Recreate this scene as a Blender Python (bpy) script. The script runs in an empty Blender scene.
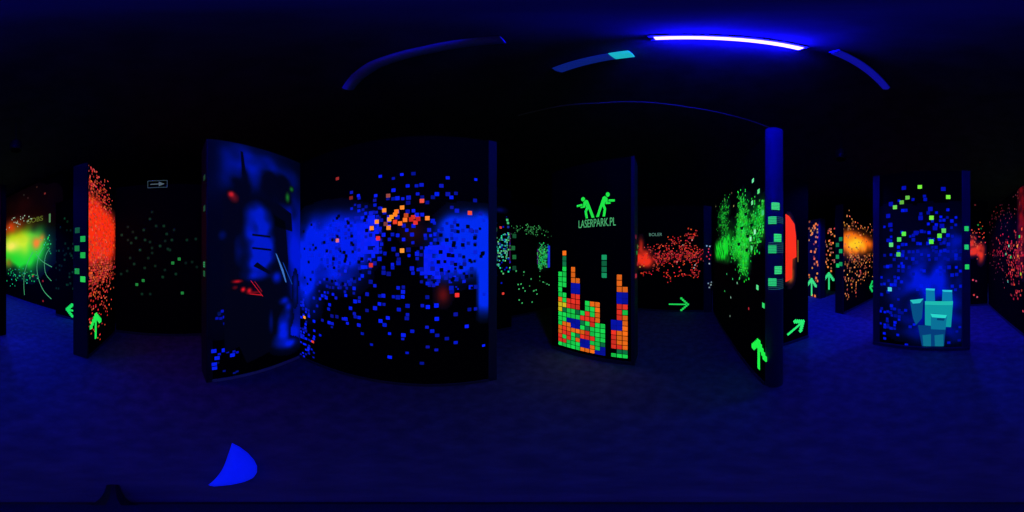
import bpy, bmesh, math, random
from mathutils import Vector, Matrix, noise

C = bpy.context.scene.collection
S = bpy.context.scene
R = math.radians

# ------------------------------------------------------------------ camera
EYE = 1.5
YAW = 28.8                       # the maze grid is turned 28.8 degrees against the lens
cam = bpy.data.cameras.new('camera')
cam.type = 'PANO'
try:
    cam.panorama_type = 'EQUIRECTANGULAR'
except Exception:
    pass
try:
    cam.cycles.panorama_type = 'EQUIRECTANGULAR'
except Exception:
    pass
cam.clip_start = 0.01
cam.clip_end = 100
co = bpy.data.objects.new('camera', cam)
C.objects.link(co)
co.location = (0, 0, EYE)
co.rotation_euler = (R(90), 0, R(-YAW))
S.camera = co

# ------------------------------------------------------------------ view, world
S.view_settings.view_transform = 'Standard'
S.view_settings.look = 'None'
S.view_settings.gamma = 1
S.view_settings.use_curve_mapping = False
S.view_settings.exposure = 0.0
w = bpy.data.worlds.new('world')
S.world = w
w.use_nodes = True
w.node_tree.nodes['Background'].inputs[0].default_value = (0.1, 0.12, 1, 1)
w.node_tree.nodes['Background'].inputs[1].default_value = 0.0015

# ultraviolet lamps: downlights added to brighten the lanes, hoods hide the source, (x, y, z, watts, spread)
TUBE_POWER = 370.0
ADDED_DOWNLIGHTS = [(3.6, -3.3, 3.3, 500, 120), (0.75, -3.35, 3.3, 260, 110), (-0.45, -3.5, 3.3, 260, 110),
              (-2.1, -3.7, 3.3, 450, 115), (1.5, -2.1, 3.3, 110, 105), (-1.3, -1.9, 3.3, 55, 105)]

H = 2.83

# ------------------------------------------------------------------ helpers
def lin(c):
    r = []
    for v in c[:3]:
        v = max(0, min(255, v)) / 255
        r.append(v / 12.92 if v <= .04045 else ((v + .055) / 1.055) ** 2.4)
    return tuple(r) + (1,)

def mat(name, col, rough=.6, spec=.3, metal=0, bump=0, scale=30, var=0):
    m = bpy.data.materials.new(name); m.use_nodes = True
    nt = m.node_tree; b = nt.nodes['Principled BSDF']
    b.inputs['Base Color'].default_value = (*col, 1)
    b.inputs['Roughness'].default_value = rough
    b.inputs['Metallic'].default_value = metal
    b.inputs['Specular IOR Level'].default_value = spec
    if bump or var:
        tc = nt.nodes.new('ShaderNodeTexCoord'); n = nt.nodes.new('ShaderNodeTexNoise')
        n.inputs['Scale'].default_value = scale; n.inputs['Detail'].default_value = 6
        nt.links.new(tc.outputs['Object'], n.inputs['Vector'])
        if bump:
            bp = nt.nodes.new('ShaderNodeBump'); bp.inputs['Strength'].default_value = bump
            bp.inputs['Distance'].default_value = .01
            nt.links.new(n.outputs['Fac'], bp.inputs['Height']); nt.links.new(bp.outputs[0], b.inputs['Normal'])
        if var:
            cr = nt.nodes.new('ShaderNodeValToRGB')
            cr.color_ramp.elements[0].position = .35; cr.color_ramp.elements[1].position = .7
            cr.color_ramp.elements[0].color = (*[c * (1 - var) for c in col], 1)
            cr.color_ramp.elements[1].color = (*[min(1, c * (1 + var)) for c in col], 1)
            nt.links.new(n.outputs['Fac'], cr.inputs[0]); nt.links.new(cr.outputs[0], b.inputs['Base Color'])
    return m

def glow_mat(name, strength=1.0):
    """fluorescent paint: the colour comes from the mesh's own paint attribute, and it gives that colour off under black light"""
    m = bpy.data.materials.new(name); m.use_nodes = True
    nt = m.node_tree; b = nt.nodes['Principled BSDF']
    a = nt.nodes.new('ShaderNodeAttribute'); a.attribute_name = 'paint'
    b.inputs['Base Color'].default_value = (.02, .02, .02, 1)
    b.inputs['Roughness'].default_value = .8
    b.inputs['Specular IOR Level'].default_value = .1
    nt.links.new(a.outputs['Color'], b.inputs['Emission Color'])
    b.inputs['Emission Strength'].default_value = strength
    m.cycles.emission_sampling = 'NONE'
    return m

def solid_glow(name, col, strength=1.0):
    m = bpy.data.materials.new(name); m.use_nodes = True
    b = m.node_tree.nodes['Principled BSDF']
    b.inputs['Base Color'].default_value = (.05, .05, .05, 1)
    b.inputs['Emission Color'].default_value = lin(col)
    b.inputs['Emission Strength'].default_value = strength
    return m

M = dict(
    board=mat('black_board', (.002, .002, .003), .8, .08),
    post=mat('dark_post_paint', (.03, .03, .06), .6, .3),
    litpost=mat('lit_post_paint', (.04, .05, .20), .6, .3),  # brighter blue copy of the post paint, standing in for lamp light
    deeppost=mat('black_post_paint', (.012, .012, .03), .6, .3),
    skirting=mat('grey_skirting', (.32, .32, .36), .5, .3),
    darkskirt=mat('dark_skirting', (.05, .05, .07), .4, .5),
    floor=mat('dark_concrete', (.11, .11, .145), .85, .12, 0, .35, 9, .25),
    ceiling=mat('black_ceiling', (.022, .022, .034), .8, .2, 0, .3, 4, .3),
    shell=mat('black_wall', (.006, .006, .008), .9, .1),
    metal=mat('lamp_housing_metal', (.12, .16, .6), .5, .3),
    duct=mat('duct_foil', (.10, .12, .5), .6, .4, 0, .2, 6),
    black=mat('black_plastic', (.008, .008, .01), .5, .3),
    cable=mat('cable_rubber', (.12, .12, .14), .6, .3),
    blotch=mat('blue_blotch', (.06, .16, 1.0), .9, .05),
    rim=mat('pillar_rim', (.035, .045, .12), .35, .5),
    glow=glow_mat('fluorescent_paint'),
)

def mesh_obj(name, bm, m, parent=None):
    me = bpy.data.meshes.new(name); bm.to_mesh(me); bm.free()
    me.materials.append(m)
    o = bpy.data.objects.new(name, me); C.objects.link(o)
    if parent: o.parent = parent
    return o

def empty(name, loc, label, cat, group=None):
    o = bpy.data.objects.new(name, None); C.objects.link(o)
    o.location = loc; o['label'] = label; o['category'] = cat
    o.empty_display_size = .1
    if group: o['group'] = group
    return o

def add_box(bm, x0, x1, y0, y1, z0, z1, bevel=0):
    vs = bmesh.ops.create_cube(bm, size=1)['verts']
    bmesh.ops.scale(bm, vec=(abs(x1 - x0), abs(y1 - y0), abs(z1 - z0)), verts=vs)
    bmesh.ops.translate(bm, vec=((x0 + x1) / 2, (y0 + y1) / 2, (z0 + z1) / 2), verts=vs)
    if bevel:
        es = list({e for v in vs for e in v.link_edges})
        bmesh.ops.bevel(bm, geom=es, offset=bevel, segments=2, affect='EDGES', profile=.6)

def add_cyl(bm, p0, p1, r0, r1=None, seg=20):
    r1 = r0 if r1 is None else r1
    p0, p1 = Vector(p0), Vector(p1); d = p1 - p0
    vs = bmesh.ops.create_cone(bm, cap_ends=True, segments=seg, radius1=r0, radius2=r1, depth=d.length)['verts']
    rot = Vector((0, 0, 1)).rotation_difference(d.normalized()).to_matrix().to_4x4()
    bmesh.ops.transform(bm, matrix=Matrix.Translation((p0 + p1) / 2) @ rot, verts=vs)

def sweep(bm, pts, r, seg=10):
    pts = [Vector(p) for p in pts]; rings = []
    for i, p in enumerate(pts):
        t = (pts[min(i + 1, len(pts) - 1)] - pts[max(i - 1, 0)]).normalized()
        a = t.cross(Vector((0, 0, 1)))
        if a.length < 1e-3: a = t.cross(Vector((0, 1, 0)))
        a.normalize(); b = t.cross(a)
        rings.append([bm.verts.new(p + (a * math.cos(2 * math.pi * k / seg) + b * math.sin(2 * math.pi * k / seg)) * r) for k in range(seg)])
    for q, s in zip(rings, rings[1:]):
        for k in range(seg):
            bm.faces.new((q[k], q[(k + 1) % seg], s[(k + 1) % seg], s[k]))
    bm.faces.new(rings[0]); bm.faces.new(rings[-1][::-1])

def ray(px, py):
    az = R((px - 512) * 360 / 1024 + YAW); el = R((256 - py) * 180 / 512)
    return Vector((math.sin(az) * math.cos(el), math.cos(az) * math.cos(el), math.sin(el)))

# ------------------------------------------------------------------ painted pictures on a wall's face
class Wall:
    """A partition: its face runs from a to b (left to right as one stands before it); t is how thick it is."""
    def __init__(self, name, a, b, t, label, cat='partition wall', h=H, body='board', posts=(), group=None):
        self.a = Vector((*a, 0)); self.b = Vector((*b, 0))
        self.e = (self.b - self.a).normalized(); self.L = (self.b - self.a).length
        self.n = Vector((self.e.y, -self.e.x, 0))            # towards whoever looks at the face
        self.h = h; self.t = t
        self.root = empty(name, self.a, label, cat, group)
        # local frame: x along the face, y into the wall, z up
        self.root.rotation_euler = (0, 0, math.atan2(self.e.y, self.e.x))
        bm = bmesh.new()
        l, r = (.0, self.L)
        if 'l' in posts: l = .0
        add_box(bm, l, r, 0, t, 0, h, .004)
        self.board = mesh_obj('board', bm, M[body], self.root)
        self.sprays = {}
        self.root['kind'] = 'thing'
        self.mural = []                                       # (s0, s1, z0, z1, colour) and free polygons
        self.rnd = random.Random(sum(map(ord, label)))
        self.done = set()
    def at(self, px, py):
        d = ray(px, py); o = Vector((0, 0, EYE))
        k = (self.a - o).dot(self.n) / d.dot(self.n)
        p = o + d * k
        return (p - self.a).dot(self.e), p.z
    def rect(self, s0, s1, z0, z1, col, k=0):
        s0, s1 = max(0.002, s0), min(self.L - .002, s1)
        z0, z1 = max(.01, z0), min(self.h - .01, z1)
        if s1 - s0 > .004 and z1 - z0 > .004:
            self.mural.append(([(s0, z0), (s1, z0), (s1, z1), (s0, z1)], col, k))
    def poly(self, pts, col, k=1):
        self.mural.append(([tuple(p) for p in pts], col, k))
    def ppoly(self, pix, col, k=1):
        self.poly([self.at(*p) for p in pix], col, k)
    def dot(self, s, z, size, col, k=1, jig=.1):
        j = self.rnd.uniform(-jig, jig) * size
        self.rect(s - size / 2 + j, s + size / 2 + j, z - size / 2, z + size / 2, col, k)
    def pdots(self, pix, size, col, k=2):
        for p in pix:
            c = col
            if len(p) > 2: c = p[2]
            self.dot(*self.at(p[0], p[1]), size, c, k)
    def blob(self, px, py, rs, rz, wgt=1, p=2):
        s, z = self.at(px, py); return (s, z, rs, rz, wgt, p)
    def cells(self, c, blobs, colf, thr=.72, fill=.92, power=1.4, smax=None, k=0, zmin=.05, soft=False):
        """square pixels of paint whose density follows the blobs; dense cores run together"""
        ns, nz = int(self.L / c), int(self.h / c)
        for i in range(ns):
            for j in range(nz):
                s, z = (i + .5) * c, (j + .5) * c
                if z < zmin: continue
                f = 0
                for (bs, bz, rs, rz, wg, pw) in blobs:
                    q = abs((s - bs) / rs) ** pw + abs((z - bz) / rz) ** pw
                    if q < 6: f += wg * math.exp(-q)
                if f < .012: continue
                core = f > thr
                if core:
                    if self.rnd.random() > fill: continue
                    self.rect(s - c / 2, s + c / 2, z - c / 2, z + c / 2, colf(self.rnd, f, s, z), k)
                elif self.rnd.random() < f ** power:
                    self.dot(s + self.rnd.uniform(-.2, .2) * c, z + self.rnd.uniform(-.2, .2) * c,
                             c * self.rnd.uniform(.65, .95), colf(self.rnd, f, s, z), k)
    def spray(self, c, blobs, col, k=0, gain=1.0, nscale=3.0, namp=.35):
        """airbrushed paint: thin at the edge, full in the middle; coats sprayed over one another blend"""
        q = int(k) if k >= 5 else 0
        self.sprays.setdefault(q, []).append((c, blobs, col, gain, nscale, namp))
    def canvas(self):
        for k, coats in self.sprays.items():
            c = min(x[0] for x in coats)
            ns, nz = int(self.L / c) + 1, int(self.h / c)
            grid = {}
            for i in range(ns + 1):
                for j in range(nz + 1):
                    s, z = i * c, j * c; col = (0, 0, 0); m = 0
                    for (_, blobs, cc, gain, nscale, namp) in coats:
                        v = 0
                        for (bs, bz, rs, rz, wg, pw) in blobs:
                            q = abs((s - bs) / rs) ** pw + abs((z - bz) / rz) ** pw
                            if q < 7: v += wg * math.exp(-q)
                        if v < .02: continue
                        v = min(1, v * gain * (1 + namp * noise.noise(Vector((s * nscale, z * nscale, self.L)))))
                        m = max(m, v)
                        col = tuple(a + (b - a) * v for a, b in zip(col, cc))
                    if m: grid[i, j] = (col, m)
            for (i, j) in [(i, j) for i in range(ns) for j in range(nz)]:
                q = [(i, j), (i + 1, j), (i + 1, j + 1), (i, j + 1)]
                if max(grid[p][1] if p in grid else 0 for p in q) < (.15 if k >= 5 else .04): continue
                s0, s1, z0, z1 = i * c, min(self.L - .001, (i + 1) * c), j * c, (j + 1) * c
                if s1 - s0 < .003: continue
                self.mural.append(([(s0, z0), (s1, z0), (s1, z1), (s0, z1)],
                                   [grid[p][0] if p in grid else (0, 0, 0) for p in q], k - .5))
        self.sprays = {}
    def paint(self, name='painted_pattern', label=None):
        self.canvas()
        if not self.mural: return None
        me = bpy.data.meshes.new(name); vs, fs, cs = [], [], []
        for (pts, col, k) in sorted(self.mural, key=lambda q: q[2]):
            i = len(vs)
            y = -.0012 - .0009 * k
            vs += [(s, y, z) for s, z in pts]; fs.append(tuple(range(i, i + len(pts))))
            if isinstance(col, list): cs += [lin(c) for c in col]
            else: cs += [lin(col)] * len(pts)
        me.from_pydata(vs, [], fs)
        at_ = me.color_attributes.new('paint', 'FLOAT_COLOR', 'CORNER')
        flat = [x for c in cs for x in c]
        at_.data.foreach_set('color', flat)
        me.materials.append(M['glow'])
        o = bpy.data.objects.new(name, me); C.objects.link(o); o.parent = self.root
        if label: o['label'] = label
        self.mural = []
        return o
    def solid(self, name, strokes, col, label=None, y=-.006):
        """raised fluorescent shapes: strokes are polygons in wall metres"""
        bm = bmesh.new()
        for q, pts in enumerate(strokes):
            yy = y - .0006 * q
            f = [bm.verts.new((s, yy, z)) for s, z in pts]; g = [bm.verts.new((s, .0, z)) for s, z in pts]
            n = len(pts)
            try:
                bm.faces.new(f); bm.faces.new(g[::-1])
                for k in range(n): bm.faces.new((f[k], g[k], g[(k + 1) % n], f[(k + 1) % n]))
            except ValueError:
                pass
        bmesh.ops.recalc_face_normals(bm, faces=bm.faces)
        o = mesh_obj(name, bm, glow_of(col), self.root)
        if label: o['label'] = label
        return o
    def arrow(self, s, z, size, direction, col, label='green arrow', width=None, steps=True):
        """a blocky arrow, its middle at s, z"""
        wd = size * .055 if width is None else width
        def seg(p, q, wid):
            p, q = Vector(p), Vector(q); d = (q - p).normalized(); m = Vector((-d.y, d.x)) * wid
            return [p - m, q - m, q + m, p + m]
        h = size / 2
        st = [seg((0, -h), (0, h * .8), wd)]
        for sg in (-1, 1):                                  # each barb in overlapping square steps
            N = 5
            for i in range(N):
                x = sg * size * .33 * (i / (N - 1)); y = h - size * .34 * (i / (N - 1)) - wd * .3
                a = wd * 1.45
                st.append([Vector((x - a, y - a)), Vector((x + a, y - a)), Vector((x + a, y + a)), Vector((x - a, y + a))])
        ang = {'up': 0, 'right': -90, 'left': 90}.get(direction, direction)
        c_, s_ = math.cos(R(ang)), math.sin(R(ang))
        out = [[(s + p.x * c_ - p.y * s_, z + p.x * s_ + p.y * c_) for p in q] for q in st]
        return self.solid('painted_arrow', out, col, label)
    def skirting(self, m='darkskirt', h=.05, l=None):
        bm = bmesh.new(); add_box(bm, .0, self.L, -.012, .01, 0, h, .003)
        o = mesh_obj('skirting', bm, M[m], self.root)
        if l: o['label'] = l
    def post(self, s0, s1, m='post', front=.012, name='end_post', label=None, h=None):
        bm = bmesh.new(); add_box(bm, s0, s1, -front, self.t + .012, 0, (h or self.h) + .004, .006)
        o = mesh_obj(name, bm, M[m], self.root)
        if label: o['label'] = label
        return o

_g = {}
def glow_of(col):
    if col not in _g: _g[col] = solid_glow('glow_%d_%d_%d' % col, col)
    return _g[col]

def end_squares(W, side, items, size, label=None, bars=0, ny=2):
    """glowing squares in a staggered column on the narrow end of a wall. items: (depth into the wall, z, colour)"""
    for (d, z, col) in items:
        bm = bmesh.new()
        x = (-.018 if side == 'l' else W.L + .018)
        if bars:
            st = size / bars
            for k in range(bars):
                add_box(bm, x - .003, x + .003, d - size / 2, d + size / 2, z - size / 2 + k * st, z - size / 2 + k * st + st * .72)
        else:
            add_box(bm, x - .003, x + .003, d - size / 2, d + size / 2, z - size / 2, z + size / 2, .001)
        o = mesh_obj('glow_square', bm, glow_of(col), W.root)
        if label: o['label'] = label

_b = M['blotch'].node_tree.nodes['Principled BSDF']          # the bright floor piece gives off its own blue
_b.inputs['Emission Color'].default_value = lin((0, 14, 190)); _b.inputs['Emission Strength'].default_value = 1.0

# ------------------------------------------------------------------ the room
def shell(name, x0, x1, y0, y1, z0, z1, m):
    bm = bmesh.new(); add_box(bm, x0, x1, y0, y1, z0, z1)
    o = mesh_obj(name, bm, m); o['kind'] = 'structure'; return o
X0, X1, Y0, Y1, CZ = -6.5, 7.5, -8.5, 6.0, 3.96
shell('floor', X0, X1, Y0, Y1, -.1, 0, M['floor'])
shell('ceiling', X0, X1, Y0, Y1, CZ, CZ + .1, M['ceiling'])
shell('wall_left', X0 - .1, X0, Y0, Y1, 0, CZ, M['shell'])
shell('wall_right', X1, X1 + .1, Y0, Y1, 0, CZ, M['shell'])
shell('wall_front', X0, X1, Y1, Y1 + .1, 0, CZ, M['shell'])
shell('wall_back', X0, X1, Y0 - .1, Y0, 0, CZ, M['shell'])

GREEN = (20, 235, 70)
TEAL = (30, 190, 120)

# ------------------------------------------------------------------ 1. the great blue mural wall
W = Wall('maze_partition', (-1.5, 1.46), (.60, 1.46), .25,
         'widest black wall, splattered with royal blue paint pixels and a cluster of orange squares')
def blue(r, f, s, z):
    k = r.uniform(.5, 1)
    if f > .72: k = .93 + .07 * r.random()
    return (r.randint(0, 12), int(32 * k), int(255 * k))
B = W.blob
W.spray(.03, [B(322, 246, .32, .36, 1.1, 3), B(302, 268, .22, .40, 1.0, 3), B(352, 238, .22, .24, 1.2, 3), B(340, 262, .26, .24, .6, 3), B(310, 300, .12, .2, .4, 2)], (0, 30, 236), 0, 1.0, 7, .6)
W.cells(.038, [B(340, 248, .38, .40, .6, 4), B(371, 236, .14, .28, .8, 3), B(330, 290, .3, .1, .5, 3)], blue, .75, .9, 1.7)
W.spray(.03, [B(472, 243, .24, .28, 1.3, 4), B(484, 266, .06, .46, 1.3, 6), B(454, 252, .20, .20, .9, 3), B(440, 266, .12, .12, .5, 2), B(455, 228, .14, .1, .6, 3)], (0, 42, 238), 0, 1.0, 7, .6)
W.cells(.038, [B(449, 248, .32, .34, .62, 4), B(436, 264, .16, .16, .7, 2)], blue, .8, .9, 1.9)
# loose pixels
W.cells(.044, [B(395, 225, .3, .22, .34, 2), B(425, 200, .5, .26, .14, 2), B(370, 288, .55, .20, .22, 2),
               B(420, 275, .35, .16, .16, 2), B(335, 308, .35, .24, .22, 2), B(400, 310, .65, .4, .07, 2),
               B(306, 330, .16, .4, .5, 2), B(450, 290, .3, .25, .12, 2), B(440, 330, .6, .4, .03, 2)], blue, 3, 1, 1.0, k=1)
hole = (0, 2, 14)
for _ in range(75):
    px, py = W.rnd.choice([(W.rnd.uniform(303, 376), W.rnd.uniform(212, 285)), (W.rnd.uniform(436, 484), W.rnd.uniform(222, 290))])
    W.dot(*W.at(px, py), W.rnd.uniform(.022, .038), hole, 2)
for x, y in [(336, 240), (309, 262), (316, 248), (346, 256), (359, 262), (441, 252), (454, 243), (463, 245), (475, 238), (447, 240)]:
    W.dot(*W.at(x, y), .035, hole, 2)
OR = (255, 140, 40)
W.pdots([(384.7, 210.4, OR), (377, 221.8, OR), (372, 228.2, OR), (337.5, 240.5, (230, 110, 120)), (378.5, 238.3, (235, 45, 50)),
         (370.8, 265.2, (215, 45, 40)), (389.3, 219.4, (255, 165, 30)), (392, 217, (255, 150, 20)), (395.5, 214.6, (255, 130, 20)),
         (389, 227.8, OR), (395.3, 222, (240, 60, 30)), (388, 195.8, (150, 70, 60)), (351, 198, (120, 35, 30)),
         (337.3, 178.8, (150, 40, 35)), (400, 223.5, (255, 110, 30)), (402.5, 207.6, OR), (405, 220, (255, 120, 30)),
         (396.4, 211.6, (255, 120, 20)), (421.6, 201, (240, 80, 60)), (427.8, 218.3, (255, 135, 50)), (413.6, 217.3, (210, 50, 30)),
         (415.4, 222.6, (230, 50, 40)), (411, 219.5, (200, 40, 20)), (469.5, 213, (240, 80, 50)), (402, 250.6, (255, 150, 50)),
         (304.5, 317.2, (255, 150, 40)), (313, 341.6, (225, 60, 35)), (457, 295, (250, 50, 45)), (386, 224, (120, 60, 60)),
         (406, 215.5, (190, 70, 20)), (418, 219, (190, 30, 20))], .04, OR, 3)
W.spray(.02, [B(443, 295, .055, .085, .5, 2)], (150, 22, 14), 2)
W.spray(.03, [B(412, 232, .1, .10, .25, 2)], (120, 30, 5), 0)
W.paint('painted_pattern')
W.skirting('darkskirt', .04)
W.post(2.1 - .055, 2.1 + .03, 'post', .012)

# ------------------------------------------------------------------ 2. the soldier poster wall
W = Wall('maze_partition', (-1.5, .31), (-1.5, 1.446), .25,
         'black wall end hung with a tall dim blue poster of an armoured figure')
B = W.blob
P0 = W.at(218, 200)[0]
bm = bmesh.new(); add_box(bm, P0, W.L - .01, -.02, .005, .08, 2.80, .004)
po = mesh_obj('poster_panel', bm, M['board'], W.root); po['label'] = 'dark poster panel of an armoured figure'
old = W.root
W.spray(.025, [B(236, 165, .17, .30, .62, 4), B(262, 172, .2, .24, .66, 4), B(285, 178, .2, .14, .4, 3)], (0, 24, 205), 0, .95, 7, .6)  # blue lamp light on the print is put into these glowing coats
W.spray(.025, [B(225, 240, .25, 1.0, .12, 4), B(255, 165, .6, .5, .3, 4)], (0, 12, 110), 0)
W.spray(.025, [B(296, 245, .16, .5, .95, 3), B(296, 300, .10, .35, .6, 3), B(289, 335, .18, .16, 1.2, 2), B(286, 215, .12, .4, .5, 2)], (0, 22, 215), 0)
for i in range(70):
    x, y = W.rnd.uniform(212, 240), W.rnd.uniform(310, 372)
    if W.rnd.random() < .45: W.dot(*W.at(x, y), .03, (2, 16, W.rnd.randint(60, 190)), 1)
for x, y in ((213, 350), (214, 363), (214, 367), (224, 349), (232, 354), (216, 357)):
    W.dot(*W.at(x, y), .05, (5, 30, 225), 2)
# the figure: head, shoulders, torso, arms, legs in overlapping armour plates
DK, D2 = (1, 2, 10), (2, 6, 34)
def pp(pts, col, k): W.ppoly(pts, col, k)
W.spray(.025, [B(240, 190, .11, .14, 1.3, 4), B(232, 200, .10, .10, 1.0, 2), B(275, 186, .20, .17, 1.5, 4), B(284, 200, .10, .10, 1, 2), B(252, 205, .2, .08, .8, 2), B(244, 175, .04, .10, .8, 2), B(293, 214, .05, .1, .8, 2)], DK, 0, 1.1, 10, .7)
pp([(239.5, 152), (242, 153), (245, 176), (241, 176)], DK, 3)                                                           # raised blade
pp([(222, 196), (240, 200), (256, 198), (276, 204), (290, 214), (291, 232), (272, 226), (250, 214), (236, 216), (222, 226)], DK, 3)
pp([(222, 224), (240, 214), (256, 216), (262, 300), (250, 340), (224, 352)], DK, 3)
pp([(270, 214), (284, 222), (287, 262), (284, 300), (274, 320), (268, 270)], DK, 3)
pp([(248, 262), (276, 268), (284, 300), (270, 350), (246, 362), (236, 340)], DK, 4)
W.spray(.018, [B(257, 212, .12, .09, 1, 2), B(259, 228, .14, .12, 1.1, 3), B(261, 242, .14, .08, 1.0, 3), B(262, 256, .14, .11, 1.15, 3), B(255, 262, .12, .12, .8, 2), B(246, 232, .06, .16, .3, 2), B(285, 318, .10, .14, .5, 2), B(278, 340, .1, .1, .5, 2),
               B(255, 275, .14, .05, .7, 2), B(237, 250, .05, .12, .4, 2), B(222, 236, .04, .05, .5, 2)], (0, 24, 200), 5, 1, 9, .6)
pp([(251, 234), (269, 236), (269, 238), (251, 236)], DK, 6)
pp([(251, 247), (270, 249), (270, 251), (251, 249)], DK, 6)
pp([(256, 262), (270, 272), (268, 274), (252, 266)], DK, 6)
W.spray(.018, [B(276, 277, .06, .06, .9, 2), B(283, 300, .07, .04, .9, 2), B(287, 306, .05, .05, .7, 2), B(282, 330, .08, .17, 1.0, 3),
               B(288, 343, .12, .07, 1.0, 2), B(270, 320, .03, .14, .5, 2), B(294, 288, .04, .2, .7, 2)], (0, 26, 225), 5, 1, 9, .5)
# rifle strokes, eye and belt glow
pp([(274, 253), (275.2, 254), (282, 270), (285, 282), (284, 282)], (60, 110, 190), 7)
pp([(281, 262), (282, 263), (291, 284), (290.3, 284)], (20, 70, 170), 7)
W.spray(.012, [B(230, 195, .028, .028, 1.0, 2), B(233, 199, .05, .05, .45, 2)], (190, 26, 30), 8)
W.spray(.012, [B(290, 190, .03, .035, .7, 2), B(286, 198, .03, .06, .7, 2)], (30, 150, 45), 8)
W.spray(.012, [B(236, 281, .05, .014, .9, 2), B(242, 289, .022, .022, 1.1, 2), B(248, 290, .026, .024, .9, 2), B(253, 292, .08, .014, .5, 2), B(234, 287, .03, .02, .4, 2)], (235, 20, 32), 8)
pp([(249, 280), (249.8, 280), (262, 296), (261.2, 296)], (190, 22, 40), 9)
pp([(253, 281), (253.7, 281), (261, 291), (260.4, 291)], (150, 20, 40), 9)
pp([(248, 293), (260, 294), (260, 295), (248, 293.6)], (190, 22, 30), 9)
o = W.paint('poster_print', 'blue print of an armoured figure')
o.location = (0, -.021, 0)
W.skirting('skirting', .045, 'pale grey skirting strip')
W.post(-.012, .05, 'deeppost', .012)
end_squares(W, 'l', [(.06, 2.33, (20, 60, 35)), (.06, 1.98, (22, 70, 40)), (.07, 1.42, (40, 130, 75)), (.07, 1.33, (25, 90, 50))], .06, bars=3)

# ------------------------------------------------------------------ 3. dark wall with the framed arrow sign
W = Wall('maze_partition', (-2.8, -1.05), (-2.8, 1.25), .22,
         'nearly black wall with faint grey green dots and a small framed arrow sign')
for x, y in [(152, 212), (150, 219), (156, 226), (164, 226), (128, 240), (133, 232), (144, 230), (136, 238), (140, 250), (152, 248),
             (167, 234), (172, 240), (170, 250), (174, 230), (165, 270), (130, 258), (134, 264), (148, 258), (155, 266), (160, 246),
             (186, 263), (192, 262), (176, 274), (197, 267), (145, 240), (122, 235), (128, 227), (131, 243), (150, 242), (165, 241),
             (145, 268), (152, 253), (163, 277), (168, 249), (196, 239), (187, 240), (142, 294), (150, 294), (127, 271), (121, 274)]:
    k = W.rnd.uniform(.5, 1)
    W.dot(*W.at(x, y), .045, (int(10 * k), int(46 * k), int(26 * k)), 1)
for x, y in [(173, 263), (179, 259), (137, 284.5), (143, 280.5), (182.5, 293)]:
    W.dot(*W.at(x, y), .05, (30, 125, 55), 2)
W.paint()
sA, zA = W.at(147.5, 181); sB, zB = W.at(167.5, 187.5)
zt, zb = zA, zB
q = .012
G0 = (40, 58, 54)
W.solid('arrow_sign', [[(sA, zb), (sB, zb), (sB, zb + q), (sA, zb + q)], [(sA, zt - q), (sB, zt - q), (sB, zt), (sA, zt)],
                       [(sA, zb), (sA + q, zb), (sA + q, zt), (sA, zt)], [(sB - q, zb), (sB, zb), (sB, zt), (sB - q, zt)]], G0, 'dim framed sign')
zm = (zt + zb) / 2
ar = W.solid('sign_arrow', [[(sA + .05, zm - .008), (sB - .13, zm - .008), (sB - .13, zm + .008), (sA + .05, zm + .008)],
                       [(sB - .15, zm - .045), (sB - .05, zm), (sB - .15, zm + .045)]], (72, 88, 84), 'dim grey arrow')
W.skirting()

# ------------------------------------------------------------------ 4. red splatter wall at the left
W = Wall('maze_partition', (-1.79, -1.05), (-2.785, -1.05), .20,
         'black wall end covered in dense bright red orange pixels with an upright green arrow')
B = W.blob
def red(r, f, s, z):
    k = r.uniform(.8, 1); return (int(255 * k), int(r.randint(40, 66) * k), int(r.randint(6, 26) * k))
def pinkred(r, f, s, z):
    k = r.uniform(.6, 1); return (int(250 * k), int(r.randint(40, 110) * k), int(r.randint(30, 80) * k))
W.cells(.034, [B(100, 230, .62, .30, 1.6, 4), B(93, 222, .25, .36, 1.0, 4)], red, .72, .35, 2, k=1)
W.spray(.04, [B(101, 234, .60, .42, 1.2, 5), B(93, 226, .25, .44, .9, 4)], (250, 46, 12), 0, 1.05, 5, .25)
W.cells(.034, [B(93, 195, .35, .5, .6, 2), B(100, 262, .6, .35, .75, 3), B(96, 290, .5, .45, .36, 2), B(106, 205, .3, .3, .4, 2), B(92, 320, .3, .4, .12, 2)], pinkred, 3, 1, 1.2, k=1)
for x, y in [(91, 168), (94, 170), (96, 172), (99, 177), (95, 182), (101, 182), (104, 185), (97, 166), (108, 181), (110, 188), (92, 160), (90, 176)]:
    W.dot(*W.at(x, y), .03, (190, 70, 70), 1)
W.paint()
s, z = W.at(95.5, 327)
W.arrow(s, z, .40, 0, (30, 230, 80), 'green upright arrow')
W.skirting()
W.post(-.02, .02, 'deeppost', .006)
GS = (20, 150, 60)
end_squares(W, 'l', [(.145, EYE + .34, (15, 80, 40)), (.06, EYE + .22, (25, 170, 70)), (.15, EYE + .10, (20, 120, 50)), (.06, EYE + .01, (25, 175, 65)),
                     (.15, EYE - .20, (25, 140, 60)), (.06, EYE - .30, (40, 205, 80))], .075)

# ------------------------------------------------------------------ 5. narrow dark wall with a left pointing arrow
W = Wall('maze_partition', (-2.95, -2.62), (-2.95, -1.31), .30,
         'narrow dark wall with left pointing green arrow, between green cloud art and red splatter')
for _ in range(44):
    x, y = W.rnd.uniform(53, 76), W.rnd.gauss(252, 20)
    k = W.rnd.uniform(.3, 1)
    W.dot(*W.at(x, y), .05, (int(8 * k), int(50 * k), int(28 * k)), 1)
W.paint()
s, z = W.at(74.5, 311)
W.arrow(s, z, .42, 'left', (25, 220, 90), 'green arrow pointing left')
W.skirting()

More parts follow.
